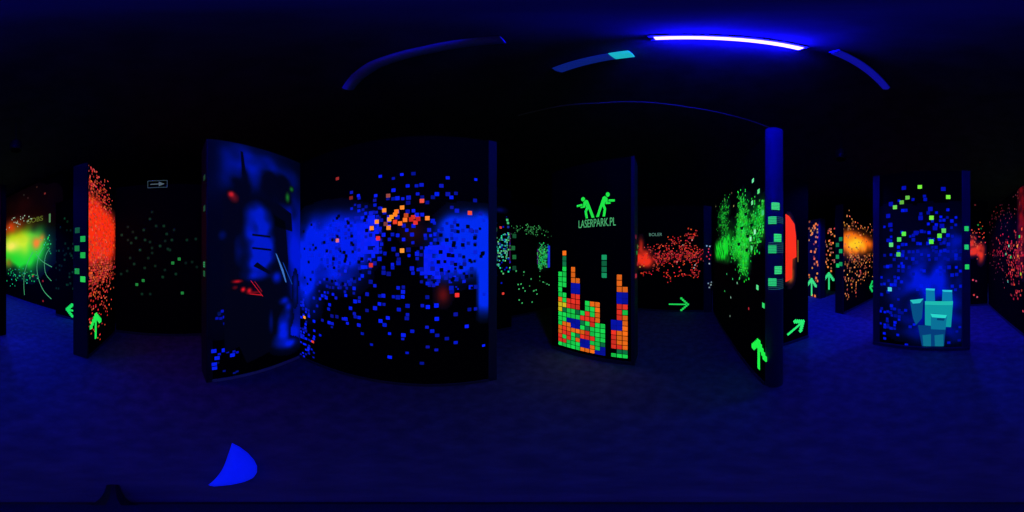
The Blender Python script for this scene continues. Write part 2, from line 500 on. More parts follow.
# ------------------------------------------------------------------ 6. yellow green art wall
W = Wall('maze_partition', (-3.26, -7.6), (-3.26, -2.64), .22,
         'wall with glowing yellow green and orange cloud art above curved green tendrils', h=3.85)
B = W.blob
W.spray(.05, [B(20, 245, 1.0, .55, 1.0, 2.5), B(10, 255, 1.1, .45, .8, 2), B(34, 246, .5, .38, .8, 2), B(26, 262, .5, .4, .6, 2)], (30, 215, 40), 0, 1.05, 2.5, .7)
W.spray(.05, [B(14, 240, .8, .35, 1.0, 2), B(25, 244, .35, .35, .7, 2)], (190, 235, 20), 1, 1, 2.5, .5)
W.spray(.05, [B(11, 246, .6, .22, 1.0, 2)], (245, 235, 90), 2, 1, 3, .5)
W.spray(.04, [B(36, 243, .20, .20, 1.05, 2), B(42, 238, .12, .12, .6, 2)], (240, 135, 15), 2, 1, 3, .5)
W.spray(.05, [B(11, 228, .7, .25, .9, 2), B(8, 262, .3, .2, .4, 2)], (225, 70, 12), 2, 1, 3, .5)
W.spray(.06, [B(18, 212, 1.6, .7, .22, 2), B(30, 225, .9, .3, .2, 2)], (90, 12, 5), 0, 1, 2, .5)
W.cells(.05, [B(16, 276, .6, .26, .3, 2), B(30, 276, .4, .2, .14, 2), B(47, 244, .14, .25, .5, 2)], lambda r, f, s, z: (r.randint(10, 50), r.randint(130, 220), r.randint(60, 150)), 3, 1, 1.1, k=3)
W.cells(.045, [B(18, 222, .7, .16, .2, 2)], lambda r, f, s, z: (170, 200, 170), 3, 1, 1.1, k=3)
for x, y, c in [(37, 187, (50, 30, 20)), (45, 193.5, (120, 40, 35)), (24, 195, (35, 35, 30)), (28, 198, (45, 25, 25)), (33, 276, (160, 30, 35)), (43, 301, (120, 25, 20)), (43, 281, (130, 25, 20))]:
    W.dot(*W.at(x, y), .06, c, 3)
# tendrils
def stroke(pix, wd, col, k=4):
    P = [Vector(W.at(*p)) for p in pix]
    Q = []
    for i in range(len(P) - 1):
        p0, p1, p2, p3 = P[max(0, i - 1)], P[i], P[i + 1], P[min(len(P) - 1, i + 2)]
        for t in [j / 6 for j in range(6)]:
            Q.append(.5 * ((2 * p1) + (p2 - p0) * t + (2 * p0 - 5 * p1 + 4 * p2 - p3) * t * t + (3 * p1 - p0 - 3 * p2 + p3) * t ** 3))
    Q.append(P[-1])
    for a, b in zip(Q, Q[1:]):
        d = (b - a)
        if d.length < 1e-5: continue
        d.normalize(); m = Vector((-d.y, d.x)) * wd
        W.poly([a - m, b - m, b + m, a + m], col, k)
TD = (70, 165, 110)
stroke([(33, 252), (28, 262), (24.5, 274), (24, 286), (24.6, 295)], .012, TD)
stroke([(44, 247), (39, 256), (37, 268), (39, 280), (44, 291), (51.5, 299)], .012, TD)
stroke([(50, 248), (46, 255), (44.5, 264), (46, 274), (51.5, 281)], .010, TD)
stroke([(36, 254), (42, 261), (52, 267)], .010, TD)
# lettering above the art
def lettering(W, text, pix0, pix1, col, name='lettering', label=None, squash=1.0, off=-.004):
    """the words run from pix0 (foot of the first letter) to pix1 (head of the last)"""
    s0, z0 = W.at(*pix0); s1, z1 = W.at(*pix1)
    cu = bpy.data.curves.new(name, 'FONT'); cu.body = text; cu.size = 1; cu.extrude = 0
    t = bpy.data.objects.new(name, cu); C.objects.link(t)
    bpy.context.view_layer.update()
    me = bpy.data.meshes.new_from_object(t.evaluated_get(bpy.context.evaluated_depsgraph_get()))
    bpy.data.objects.remove(t); bpy.data.curves.remove(cu)
    xs = [v.co.x for v in me.vertices]; ys = [v.co.y for v in me.vertices]
    x0, x1, y0, y1 = min(xs), max(xs), min(ys), max(ys)
    for v in me.vertices:
        v.co = (s0 + (v.co.x - x0) / (x1 - x0) * (s1 - s0), off, z0 + (v.co.y - y0) / (y1 - y0) * (z1 - z0))
    bm = bmesh.new(); bm.from_mesh(me); bpy.data.meshes.remove(me)
    ex = bmesh.ops.extrude_face_region(bm, geom=bm.faces[:])
    bmesh.ops.translate(bm, vec=(0, -off + .001, 0), verts=[g for g in ex['geom'] if isinstance(g, bmesh.types.BMVert)])
    bmesh.ops.recalc_face_normals(bm, faces=bm.faces)
    o = mesh_obj(name, bm, glow_of(col), W.root)
    if label: o['label'] = label
    return o
lettering(W, 'GOBS', (27, 224), (43, 215.5), (95, 105, 35), 'lettering', 'dim yellow lettering')
lettering(W, 'I', (49, 222.5), (50.6, 213.5), (80, 130, 80), 'lettering', 'thin pale stroke')
W.paint()

# ------------------------------------------------------------------ 7. right wall with red dots
W = Wall('maze_partition', (-1.35, -4.63), (-1.35, -2.46), .13,
         'long dark slanting wall scattered with small red dots, right of the block pillar')
B = W.blob
def rdot(r, f, s, z):
    k = r.uniform(.45, 1); return (int(235 * k), int(r.randint(25, 80) * k), int(r.randint(30, 80) * k))
W.cells(.048, [B(1017, 262, .40, .34, .62, 2), B(1007, 250, .6, .30, .28, 2), B(1015, 290, .4, .25, .25, 2)], rdot, 3, 1, 1.15)
W.cells(.035, [B(1000, 215, 1.2, .35, .09, 2), B(1000, 262, 1.2, .5, .06, 2)], lambda r, f, s, z: (r.randint(60, 140), r.randint(20, 50), r.randint(30, 60)), 3, 1, 1)
W.spray(.035, [B(1022, 215, .16, .9, .55, 4)], (165, 12, 14), 0, 1, 8, .8)
W.pdots([(1019.5, 236.5, (40, 220, 90)), (1021, 274, (170, 190, 40)), (1011, 257, (40, 200, 110)), (1009, 246, (120, 230, 190)), (1006, 254, (90, 200, 150)),
         (1017.5, 246, (255, 150, 60)), (1022, 229, (240, 70, 50)), (1008, 281.5, (60, 150, 140)), (1007.6, 242.6, (250, 40, 30)), (1018, 256, (255, 120, 50))], .05, GREEN)
W.paint(); W.skirting()

# ------------------------------------------------------------------ 8. wall end behind the block pillar
W = Wall('maze_partition', (-.2, -4.65), (-1.34, -4.65), .22,
         'far wall with one large red orange smear, glimpsed right of the blue block pillar', h=3.2)
B = W.blob
W.spray(.03, [B(970, 245, .16, .26, .8, 3), B(975, 250, .22, .16, .9, 3), B(981, 253, .10, .26, .7, 3)], (225, 48, 22), 0, 1, 6, 1.0)
W.cells(.04, [B(975, 240, .4, .35, .28, 2)], pinkred, 3, 1, 1.1)
W.pdots([(978, 225, (30, 110, 50)), (981, 228.5, (20, 80, 40)), (973, 280, (210, 60, 80)), (976, 281, (150, 60, 90)), (974, 295, (200, 60, 60)), (977, 297, (190, 70, 90)), (975, 205, (80, 25, 30))], .05, GREEN)
W.paint(); W.skirting()

# ------------------------------------------------------------------ 9. block figure pillar
W = Wall('display_pillar', (.93, -2.3), (-.285, -2.3), .30,
         'free standing pillar with blue pixel cloud, lime squares and a teal figure made of blocks', 'pillar')
B = W.blob
W.spray(.03, [B(927, 277, .26, .22, .75, 2), B(905, 285, .35, .3, .45, 2), B(945, 300, .4, .45, .5, 2), B(915, 325, .3, .25, .45, 2), B(957, 245, .16, .25, .5, 2), B(950, 330, .3, .2, .4, 2), B(925, 255, .3, .14, .4, 2)], (0, 24, 235), 0, 1, 6, .9)
W.spray(.04, [B(920, 275, .9, 1.0, .14, 4)], (0, 10, 120), 0)
def pbl(r, f, s, z):
    k = r.uniform(.55, 1); return (0, int(24 * k), int(235 * k))
W.cells(.055, [B(925, 240, .5, .32, .26, 2), B(940, 245, .35, .3, .22, 2), B(900, 265, .4, .3, .25, 2), B(888, 310, .22, .5, .34, 2), B(915, 210, .6, .3, .07, 2),
              B(950, 270, .3, .35, .25, 2), B(890, 225, .2, .25, .12, 2), B(955, 330, .2, .3, .12, 2), B(900, 330, .3, .2, .18, 2)], pbl, 3, 1, 1.0, k=1)
for x, y in [(904, 188), (943, 189), (930, 209), (891, 204), (921, 218), (888, 216), (890, 225), (916, 233), (935, 228), (942, 226)]:
    W.dot(*W.at(x, y), .065, (2, 14, 170), 2)
LM = (120, 240, 60)
W.pdots([(919.5, 187), (948.4, 197.1), (907.6, 197.7, (100, 190, 70)), (901.7, 202.4, (100, 180, 60)), (895, 207.3, (110, 220, 80)), (931.6, 217.8),
         (944, 230.7, (90, 210, 90)), (939.6, 235.8, (90, 230, 60)), (931, 241.7, (90, 240, 60)), (903.9, 233.9, (90, 240, 70)), (898.8, 239.5, (80, 220, 90)),
         (890.8, 244.8, (90, 220, 120)), (898.2, 254.4, (80, 200, 90)), (889.7, 289.2, (80, 200, 220))], .062, LM, 3)
# a stacked block figure
T1, T2, T3, T4 = (10, 112, 150), (14, 150, 160), (40, 215, 200), (6, 78, 130)
fig = [([(910, 300), (923.5, 299), (922, 318), (916, 325), (913, 318)], T4), ([(910, 300), (923.5, 298.5), (920, 303), (913, 303.5)], (40, 190, 190)),
       ([(918, 325), (946, 325), (944, 346), (922, 346)], (4, 60, 120)),
       ([(925, 301), (953, 301), (951, 327), (925, 325)], T2), ([(925, 301), (953, 301), (952.5, 305), (925, 304.5)], (30, 185, 175)),
       ([(926, 289), (934.5, 289), (935, 301), (926, 301)], (8, 120, 170)), ([(942.5, 290), (952, 290), (952.5, 301), (942, 301)], (8, 120, 170)),
       ([(926, 288.3), (935, 288.6), (934.5, 290.6), (926, 290)], (40, 190, 215)), ([(942.2, 289.8), (952.2, 290), (952, 292), (943, 291.6)], (40, 190, 215)),
       ([(931, 313), (947, 314.5), (945.5, 329.5), (931, 329)], T1), ([(930.5, 313.5), (947, 314.8), (945.5, 318), (932, 317)], T3),
       ([(937, 318), (945, 318), (944, 320.5), (937, 320)], (4, 60, 110)),
       ([(922.5, 335), (931, 334), (931, 346), (923.5, 346)], (12, 110, 140)), ([(934.5, 335), (943.5, 334), (943.5, 346), (935, 346)], (12, 110, 140))]
for i, (pts, c) in enumerate(fig): W.ppoly(pts, c, 4 + i * .3)
W.paint()
bm = bmesh.new()
for z0, z1, f in ((0, .05, .03), (.05, .062, .036)):
    add_box(bm, -.1, W.L + .1, -f, W.t + f, z0, z1, .004)
o = mesh_obj('plinth', bm, M['rim'], W.root)
W.post(-.10, .004, 'rim', .02, 'corner_post'); W.post(W.L - .004, W.L + .115, 'rim', .02, 'corner_post')
for (x, y, c) in ((963.9, 228.8, (30, 190, 90)), (963.9, 247.1, (30, 190, 110)), (964.4, 266.8, (30, 200, 90))):
    s, z = W.at(x, y); s += .035
    W.solid('glow_square', [[(s - .03, z - .035), (s + .03, z - .035), (s + .03, z + .035), (s - .03, z + .035)]], c, 'green glowing square', y=-.024)

# ------------------------------------------------------------------ 10. orange sunburst wall
W = Wall('maze_partition', (2.3, -3.31), (2.3, -7.4), .22,
         'slanting wall with yellow orange burst and orange dots, left of the block pillar')
B = W.blob
W.spray(.05, [B(856, 243, .75, .27, 1.25, 2.5), B(863, 243, .9, .2, .7, 2), B(851, 247, .3, .2, .7, 2)], (245, 92, 12), 0, 1.05, 4, .5)
W.spray(.05, [B(855.5, 244, .55, .18, 1.3, 2)], (255, 200, 30), 1, 1, 4, .5)
def odot(r, f, s, z):
    k = r.uniform(.5, 1); return (int(240 * k), int(r.randint(90, 165) * k), int(r.randint(40, 100) * k))
W.cells(.055, [B(848, 262, .8, .45, .22, 2), B(860, 250, 2.2, .8, .10, 2), B(848, 294, .4, .16, .35, 2), B(855, 275, 1.0, .35, .14, 2), B(862, 228, 1.2, .15, .3, 2), B(862, 257, 1.2, .15, .3, 2)], odot, 3, 1, 1.15, k=2)
W.cells(.05, [B(846, 222, .2, .4, .18, 2)], lambda r, f, s, z: (170, 110, 70), 3, 1, 1.1, k=2)
W.paint()
s, z = W.at(873, 286); W.arrow(s, z, .5, 'left', (20, 200, 90), 'green arrow at the far end')
W.skirting()
W.post(-.02, .02, 'deeppost', .006)
end_squares(W, 'l', [(.06, EYE + .42, (20, 130, 80)), (.16, EYE + .28, (20, 120, 75)), (.06, EYE + .12, (20, 165, 90)), (.16, EYE - .02, (20, 150, 80)),
                     (.06, EYE - .20, (20, 150, 80)), (.15, EYE - .24, (20, 190, 90))], .10)

# ------------------------------------------------------------------ 11. / 12. the two far orange dotted walls
W = Wall('maze_partition', (4.9, -4.1), (3.81, -4.1), .25,
         'far panel with chunky orange and violet squares, blue edge and an upright green arrow')
B = W.blob
W.spray(.06, [B(814, 250, .8, 1.6, .30, 4)], (8, 5, 110), 0)
W.cells(.085, [B(812, 232, .36, .4, .30, 2), B(815, 250, .5, .3, .24, 2), B(815, 275, .3, .3, .16, 2)], odot, 3, 1, 1.0)
W.pdots([(815, 228), (812, 234), (814, 226), (816, 224), (807, 224), (811, 251.5), (815, 252), (807, 259, (230, 80, 160)), (806, 237, (150, 60, 160)), (818, 265), (817, 262),
         (819, 246, (200, 70, 190)), (816, 278), (818, 281), (812, 295), (815, 296), (806, 283, (180, 90, 150))], .085, (240, 120, 60), 2)
W.paint(); s, z = W.at(811.7, 287.5); W.arrow(s, z, .62, 'up', (60, 225, 130), 'green upright arrow')
W.post(W.L - .07, W.L + .02, 'post', .02)
W = Wall('maze_partition', (5.6, -5.4), (3.2, -5.4), .25,
         'farthest panel with orange dots and an upright green arrow, between two nearer walls')
B = W.blob
W.cells(.085, [B(829, 240, 1.0, .55, .26, 2), B(831, 262, .5, .35, .2, 2)], lambda r, f, s, z: (r.randint(120, 230), r.randint(60, 120), r.randint(50, 90)), 3, 1, 1.0)
W.pdots([(829, 241), (833, 243), (825, 242), (831, 232), (823, 252), (830, 255), (828, 267), (831, 271), (826, 262), (835, 236)], .085, (240, 130, 60), 2)
W.paint(); s, z = W.at(829, 281.5); W.arrow(s, z, .72, 'up', (50, 215, 130), 'green upright arrow')

# ------------------------------------------------------------------ 13. short wall with the red flame
W = Wall('maze_partition', (2.02, -.93), (2.02, -1.88), .25,
         'dark wall piece with tall solid red orange patch and green arrow, behind striped wall end')
W.ppoly([(785.5, 214), (789, 216), (794.5, 224), (796, 236), (796.5, 257), (792.5, 259), (792, 278), (788, 281), (785.5, 282)], (250, 48, 14), 0)
B = W.blob
W.spray(.02, [B(790, 275, .06, .12, .9, 2), B(789, 222, .05, .10, .5, 2), B(793, 250, .05, .3, .5, 2)], (255, 110, 30), 1, 1, 12, .8)
W.ppoly([(797.6, 240), (798.2, 240), (798.2, 262), (797.6, 262)], (150, 110, 30), 0)
W.paint()
s, z = W.at(795.5, 328); W.arrow(s, z, .36, -62, (40, 235, 110), 'green arrow tilted right')
W.skirting()

# ------------------------------------------------------------------ 14. green creature wall
W = Wall('maze_partition', (4.18, -.69), (1.31, -.69), .18,
         'long black wall with bright green ragged mask shapes above a big green arrow')
B = W.blob
def gr(r, f, s, z):
    k = r.uniform(.6, 1); return (int(r.randint(10, 70) * k), int(235 * k), int(r.randint(40, 90) * k))
W.spray(.028, [B(743, 217, .15, .24, .55, 2), B(742, 235, .24, .24, .8, 3), B(737, 248, .22, .16, .7, 3), B(744, 258, .16, .18, .9, 3),
              B(721, 250, .62, .20, .95, 4), B(727, 240, .35, .20, .6, 2), B(723, 217, .36, .24, .35, 2), B(756, 222, .15, .20, .5, 2), B(763, 218, .08, .14, .4, 2)], (15, 218, 42), 0, 1, 11, 1.2)
W.cells(.028, [B(742, 212, .20, .28, .9, 3), B(742, 236, .24, .24, 1.0, 3), B(744, 260, .15, .2, 1.0, 3), B(734, 248, .2, .16, .9, 3), B(723, 217, .45, .30, .62, 3),
              B(724, 243, .45, .16, .6, 3), B(757, 222, .15, .24, .7, 3), B(763, 218, .08, .18, .7, 2), B(754, 240, .12, .16, .5, 2),
              B(742, 240, .5, .5, .10, 2), B(740, 272, .10, .1, .4, 2)], gr, 1.4, .94, 1.5, k=1)
for x, y in [(738, 210), (746, 214), (736, 222), (742, 228), (720, 222), (727, 216), (748, 236), (739, 244), (747, 250), (724, 210), (752, 225), (744, 206)]:
    W.ppoly([(x - 1.6, y - 1), (x + 1.6, y - 1.6), (x + 1.2, y + 1.6), (x - 1, y + 2)], (0, 22, 6), 3)
MT = (150, 245, 190)
W.pdots([(753.3, 180.7, (110, 230, 170)), (759, 191.4, (90, 225, 130)), (752.5, 202.8, (110, 230, 150)), (763, 213, (60, 200, 120)), (751, 239, MT), (755, 232, MT),
         (752, 248, (80, 220, 120)), (758, 287.5, (90, 225, 140)), (764, 305.5, (50, 220, 110))], .05, GREEN, 4)
W.pdots([(716, 206.5, (150, 160, 110)), (725, 200, (140, 150, 90)), (734, 206, (150, 150, 90)), (732, 193, (110, 80, 60)), (731, 297.5, (150, 190, 170)), (730.3, 316, (120, 150, 130)),
         (749, 308.5, (170, 40, 50)), (718.5, 335.5, (110, 120, 110)), (722.5, 335, (140, 150, 140)), (723, 341, (130, 150, 140)), (736.5, 358, (130, 160, 140)), (725, 291, (60, 200, 100)),
         (727, 274, (60, 190, 110)), (733, 279, (50, 180, 100)), (740, 278, (60, 200, 100)), (737.5, 283, (120, 190, 150))], .03, GREEN, 4)
W.paint()
s, z = W.at(759, 356); W.arrow(s, z, .40, 'up', (30, 240, 70), 'big green upright arrow')
W.skirting()
RC = .09                                                    # wall end rounded so the lamp light falls off softly across it
bm = bmesh.new(); n = 28
lo, hi = [], []
for k in range(n + 1):
    a = -math.pi / 2 + math.pi * k / n
    x, y = W.L + RC * math.cos(a), RC + RC * math.sin(a)
    lo.append(bm.verts.new((x, y, 0))); hi.append(bm.verts.new((x, y, H + .12)))
for k in range(n): bm.faces.new((lo[k], lo[k + 1], hi[k + 1], hi[k]))
bm.faces.new(hi); bm.faces.new(lo[::-1]); bm.faces.new((lo[0], hi[0], hi[-1], lo[-1]))
bmesh.ops.recalc_face_normals(bm, faces=bm.faces)
o = mesh_obj('end_post', bm, M['litpost'], W.root); o['label'] = 'rounded end post with painted-in blue light'
for p in o.data.polygons: p.use_smooth = abs(p.normal.z) < .5
items = []
for (x, y, c) in ((776.5, 205.5, (60, 215, 130)), (771, 219, (45, 195, 120)), (778.5, 237.5, (50, 225, 125)), (773.5, 249, (35, 190, 110)), (779, 270, (55, 220, 130)), (774, 282.5, (40, 205, 120))):
    d = ray(x, y); k = (1.31 - .10) / d.x; items.append((-.69 - d.y * k, EYE + d.z * k, c))
for d, z, c in items:
    a = math.asin(max(-.62, min(.62, (d - RC) / RC)))
    bm = bmesh.new(); sz = .072
    for k in range(5):
        q = []
        for zz in (z - sz / 2 + k * sz / 5, z - sz / 2 + (k + .74) * sz / 5):
            row = [(W.L + (RC + e) * math.cos(a + b), RC + (RC + e) * math.sin(a + b), zz) for e in (.002, .005) for b in (-.4, -.2, 0, .2, .4)]
            q.append([bm.verts.new(p) for p in row])
        for i in range(4):
            bm.faces.new((q[0][5 + i], q[0][6 + i], q[1][6 + i], q[1][5 + i])); bm.faces.new((q[0][i], q[0][i + 1], q[1][i + 1], q[1][i]))
            bm.faces.new((q[1][i], q[1][i + 1], q[1][6 + i], q[1][5 + i])); bm.faces.new((q[0][i], q[0][i + 1], q[0][6 + i], q[0][5 + i]))
        bm.faces.new((q[0][0], q[0][5], q[1][5], q[1][0])); bm.faces.new((q[0][4], q[0][9], q[1][9], q[1][4]))
    bmesh.ops.recalc_face_normals(bm, faces=bm.faces)
    o = mesh_obj('glow_square', bm, glow_of(c), W.root); o['label'] = 'green striped glowing square'
for z0, n in ((EYE + .30, 4), (EYE + .03, 6), (EYE - .30, 6)):
    bm = bmesh.new()
    for k in range(n):
        zz = z0 + k * .017
        for b in range(10):
            a0, a1 = -1.1 + .2 * b, -.9 + .2 * b
            vs = [bm.verts.new((W.L + (RC + .0015) * math.cos(a), RC + (RC + .0015) * math.sin(a), h)) for a, h in ((a0, zz), (a1, zz), (a1, zz + .005), (a0, zz + .005))]
            bm.faces.new(vs)
    bmesh.ops.remove_doubles(bm, verts=bm.verts, dist=1e-5)
    o = mesh_obj('stripe_band', bm, glow_of((34, 88, 92)), W.root); o['label'] = 'thin dim stripes between the squares'

# ------------------------------------------------------------------ 15. far red spotted wall
W = Wall('maze_partition', (4.2, 2.4), (4.2, -.68), .2,
         'far wall spotted with clustered red dots above a green arrow pointing right')
B = W.blob
def fr(r, f, s, z):
    k = r.uniform(.6, 1); return (int(235 * k), int(r.randint(25, 90) * k), int(r.randint(25, 70) * k))
W.spray(.035, [B(642, 258, .22, .22, 1.0, 3), B(648, 262, .22, .12, .6, 2), B(641, 245, .06, .18, .7, 2), B(680, 256, 1.0, .12, .10, 2)], (235, 45, 22), 0, 1, 6, .5)
W.cells(.033, [B(655, 258, .3, .12, .5, 2), B(678, 258, .45, .14, .5, 2), B(692, 253, .22, .16, .65, 2), B(690, 236, .15, .12, .6, 2), B(673, 240, .10, .10, .5, 2),
              B(660, 247, .3, .08, .35, 2), B(684, 246, .2, .12, .35, 2), B(695, 272, .12, .14, .7, 2), B(680, 275, .1, .06, .6, 2), B(668, 276, .08, .1, .5, 2),
              B(645, 273, .16, .07, .4, 2), B(654, 268, .12, .08, .5, 2), B(675, 255, 1.0, .3, .08, 2)], fr, 3, 1, 1.0, k=1)
W.pdots([(692, 240, (190, 160, 150)), (695, 265, (160, 170, 170)), (683, 245, (150, 140, 120)), (640, 267, (190, 170, 60)), (644, 266, (220, 110, 40)), (672, 254, (160, 90, 70)),
         (694, 268, (120, 170, 180)), (677, 262, (200, 150, 120))], .03, GREEN, 2)
W.paint()
s, z = W.at(678.5, 304.3); W.arrow(s, z, .50, 'right', (30, 205, 80), 'green arrow pointing right', width=.018)
lettering(W, 'BOLER', (649.2, 236.2), (662.2, 232.8), (80, 125, 108), 'lettering', 'tiny pale green lettering')
W.skirting()
s0, _ = W.at(703.5, 250); s1, _ = W.at(712.5, 250)
bm = bmesh.new(); add_box(bm, s0, min(s1, W.L - .03), -.06, .0, 0, H, .005)
pi = mesh_obj('pilaster', bm, M['post'], W.root); pi['label'] = 'dark blue upright strip with tiny dots'
for x, y, c in [(706.5, 246, (120, 160, 200)), (709.5, 246.5, (140, 170, 190)), (708, 252, (210, 35, 45)), (710, 255, (200, 30, 40)), (706.5, 256.5, (190, 40, 40)), (709, 259, (220, 40, 50)),
                (709, 263.5, (150, 170, 190)), (708, 283, (110, 130, 150)), (710.5, 284.5, (140, 160, 160)), (709, 287, (120, 140, 150)), (711, 282, (100, 120, 130)), (708.5, 249, (190, 50, 60))]:
    s, z = W.at(x, y)
    W.solid('painted_dot', [[(s - .016, z - .018), (s + .016, z - .018), (s + .016, z + .018), (s - .016, z + .018)]], c, y=-.064)

# ------------------------------------------------------------------ 16. falling blocks pillar
W = Wall('display_pillar', (1.615, 1.745), (1.80, .60), .26,
         'pillar with stacked glowing green, orange, red and blue bricks under a green two man logo', 'pillar')
c = .0735; cw = .0697
S0 = W.at(558.3, 340)[0]; Z0 = W.at(615, 357.2)[1]
COLS = dict(g=(25, 220, 80), G=(14, 120, 70), r=(240, 52, 34), o=(250, 112, 22), y=(225, 200, 30), b=(6, 18, 165), t=(18, 125, 75))
TOWER = ['grroogggGyooggggg..', 'grgrrogggyggggggggtto r', 'ggrroobggrr', 'ggggobbggrrrbbooo', 'ggoGobbgGrrrbbo', 'obbrogGrg', 'obbrrGgrrgg',
         'oogrggrrggo', 'bggggggoooo', 'bbGgggg', '', 'grrrrrbb', 'gGrooobbrrrbbooo', 'gGoooooooGrbbo'.replace('Gr', 'gr')]
TOWER[1] = 'grgrroggGygg.ggggtto'
TOWER[0] = 'grroogggyyoggggg'
TOWER[11] = 'g.rrrrbb'
TOWER[13] = 'gGooooooogrbbo'
for i, col in enumerate(TOWER):
    for j, ch in enumerate(col):
        if ch in '. ': continue
        cc = COLS[ch]; k = W.rnd.uniform(.82, 1)
        if ch == 'b': g = .0008
        else: g = .0045
        s, z = S0 + i * cw, Z0 + j * c
        W.rect(s + g, s + cw - g, z + g, z + c - g, tuple(int(v * k) for v in cc), 1)
s, z = W.at(604, 254.5)
for j, k in enumerate((1, .62, .72, .95)):
    W.rect(s - .03, s + .035, z - (j + 1) * c + .008, z - j * c - .004, (int(22 * k), int(150 * k), int(95 * k)), 1)
W.paint('painted_blocks')
# the two crouching gunmen and the words under them
def man(flip, x0, y0, x1, y1):
    A = [(700, 100), (712, 88), (728, 80), (742, 86), (760, 118), (812, 240), (786, 240), (757, 162), (738, 186), (748, 240), (725, 240), (714, 182), (734, 148), (722, 118), (718, 146), (672, 146), (672, 136), (660, 138), (658, 131), (632, 132), (632, 116), (690, 112), (690, 128), (704, 128)]
    A = [(700, 100), (726, 80), (746, 88), (812, 240), (786, 240), (752, 160), (736, 184), (748, 240), (725, 240), (714, 182), (730, 148), (719, 120)]
    arm = [(700, 100), (719, 120), (718, 146), (672, 146), (672, 136), (700, 134)]
    gun = [(632, 116), (690, 112), (692, 128), (658, 131), (632, 132)]
    head = [(698 + 19 * math.cos(a * math.pi / 6), 71 + 19 * math.sin(a * math.pi / 6)) for a in range(12)]
    out = []
    for P in (A, arm, gun, head):
        q = []
        for x, y in P:
            fx = (x - 632) / 180; fy = (y - 52) / 188
            if flip: fx = 1 - fx
            q.append((fx, fy))
        out.append(q)
    (sa, za), (sb, zb) = W.at(x0, y0), W.at(x1, y1)
    return [[(sa + (sb - sa) * fx, za + (zb - za) * fy) for fx, fy in q] for q in out]
W.solid('logo_figure', man(False, 577, 198.3, 594.5, 217.6), (30, 225, 60), 'green crouching figure aiming left')
W.solid('logo_figure', man(True, 596.3, 193.8, 614.8, 215.6), (30, 225, 60), 'green crouching figure aiming right')
lettering(W, 'LASERPARK.PL', (578.7, 228.2), (615.8, 217.2), (70, 165, 100), 'lettering', 'pale green lettering')
W.skirting(h=.06)
W.post(W.L - .03, W.L + .012, 'post', .012)
end_squares(W, 'r', [(.06, EYE + .23, (110, 20, 35)), (.14, EYE + .04, (20, 130, 50)), (.07, EYE - .24, (190, 40, 60)), (.19, EYE - .10, (150, 30, 40)), (.2, EYE + .12, (50, 90, 40))], .05)

# ------------------------------------------------------------------ 17. / 18. walls beyond the gap
W = Wall('maze_partition', (1.0, 3.3), (3.7, 3.3), .22,
         'dim far wall sprinkled with pale green specks around one bright green patch')
B = W.blob
def pg(r, f, s, z):
    k = r.uniform(.35, .9); return (int(70 * k), int(180 * k), int(95 * k))
W.cells(.035, [B(533, 230, .5, .13, .32, 3), B(525, 228, .3, .1, .15, 2), B(535, 280, .5, .3, .035, 3)], pg, 3, 1, 1.0)
W.pdots([(518, 284.5), (521, 284), (519, 289), (523, 288), (519, 300), (522, 303), (531, 279), (534, 291), (537, 294), (536, 290), (543, 282), (547, 284), (532, 302), (525, 291), (516, 271), (524, 272), (549, 285)], .035, (60, 160, 95))
W.pdots([(514.5, 236), (513.5, 248, (25, 100, 50)), (514, 257, (25, 100, 50)), (514, 268, (15, 60, 40))], .10, (20, 80, 45))
sa, za = W.at(538, 245); sb, zb = W.at(548.5, 267.5)
W.cells(.035, [((sa + sb) / 2 - .02, (za + zb) / 2, (sb - sa) * .5, (za - zb) * .55, .85, 6)], lambda r, f, s, z: (r.randint(10, 70), r.randint(130, 225), r.randint(50, 120)), 3, 1, 1, k=2)
W.spray(.03, [((sa + sb) / 2, (za + zb) / 2, (sb - sa) * .5, (za - zb) * .55, .35, 6)], (10, 60, 60), 1)
W.rect(sb - .03, sb + .05, zb, za, (25, 45, 200), 2)
W.rect(sa - .03, sa + .01, zb + .1, za - .1, (60, 20, 90), 2)
W.paint(); W.skirting()
W = Wall('maze_partition', (1.10, 2.75), (1.50, 2.75), .25,
         'narrow panel with mint green and blue specks, just right of the blue mural')
B = W.blob
W.cells(.035, [B(503, 248, .16, .24, .5, 3), B(500, 262, .12, .24, .3, 2), B(505, 240, .12, .14, .3, 2)], lambda r, f, s, z: (r.randint(20, 110), r.randint(150, 225), r.randint(90, 170)), 3, 1, 1.0)
W.cells(.035, [B(503, 250, .18, .4, .22, 2)], lambda r, f, s, z: (5, 20, r.randint(90, 190)), 3, 1, 1.0, k=1)
W.rect(W.L - .05, W.L - .02, 1.35, 1.95, (50, 12, 60), 0)
W.pdots([(507, 220, (70, 200, 120)), (508, 223, (60, 180, 110)), (500.5, 227.5, (190, 50, 50)), (503, 293.5, (220, 60, 50)), (508, 227, (20, 40, 130))], .045, GREEN, 2)
s, z = W.at(497, 210)
W.spray(.03, [B(500, 210, .10, .04, .5, 2)], (5, 15, 150), 0)
W.paint(); W.skirting()
W.post(-.07, .0, 'deeppost', .012)
for x, y, cc in ((495.3, 229.5, (60, 130, 90)), (495, 290.5, (40, 140, 80))):
    s, z = W.at(x, y); W.solid('glow_square', [[(s - .025, z - .04), (s + .025, z - .04), (s + .025, z + .04), (s - .025, z + .04)]], cc, y=-.018)

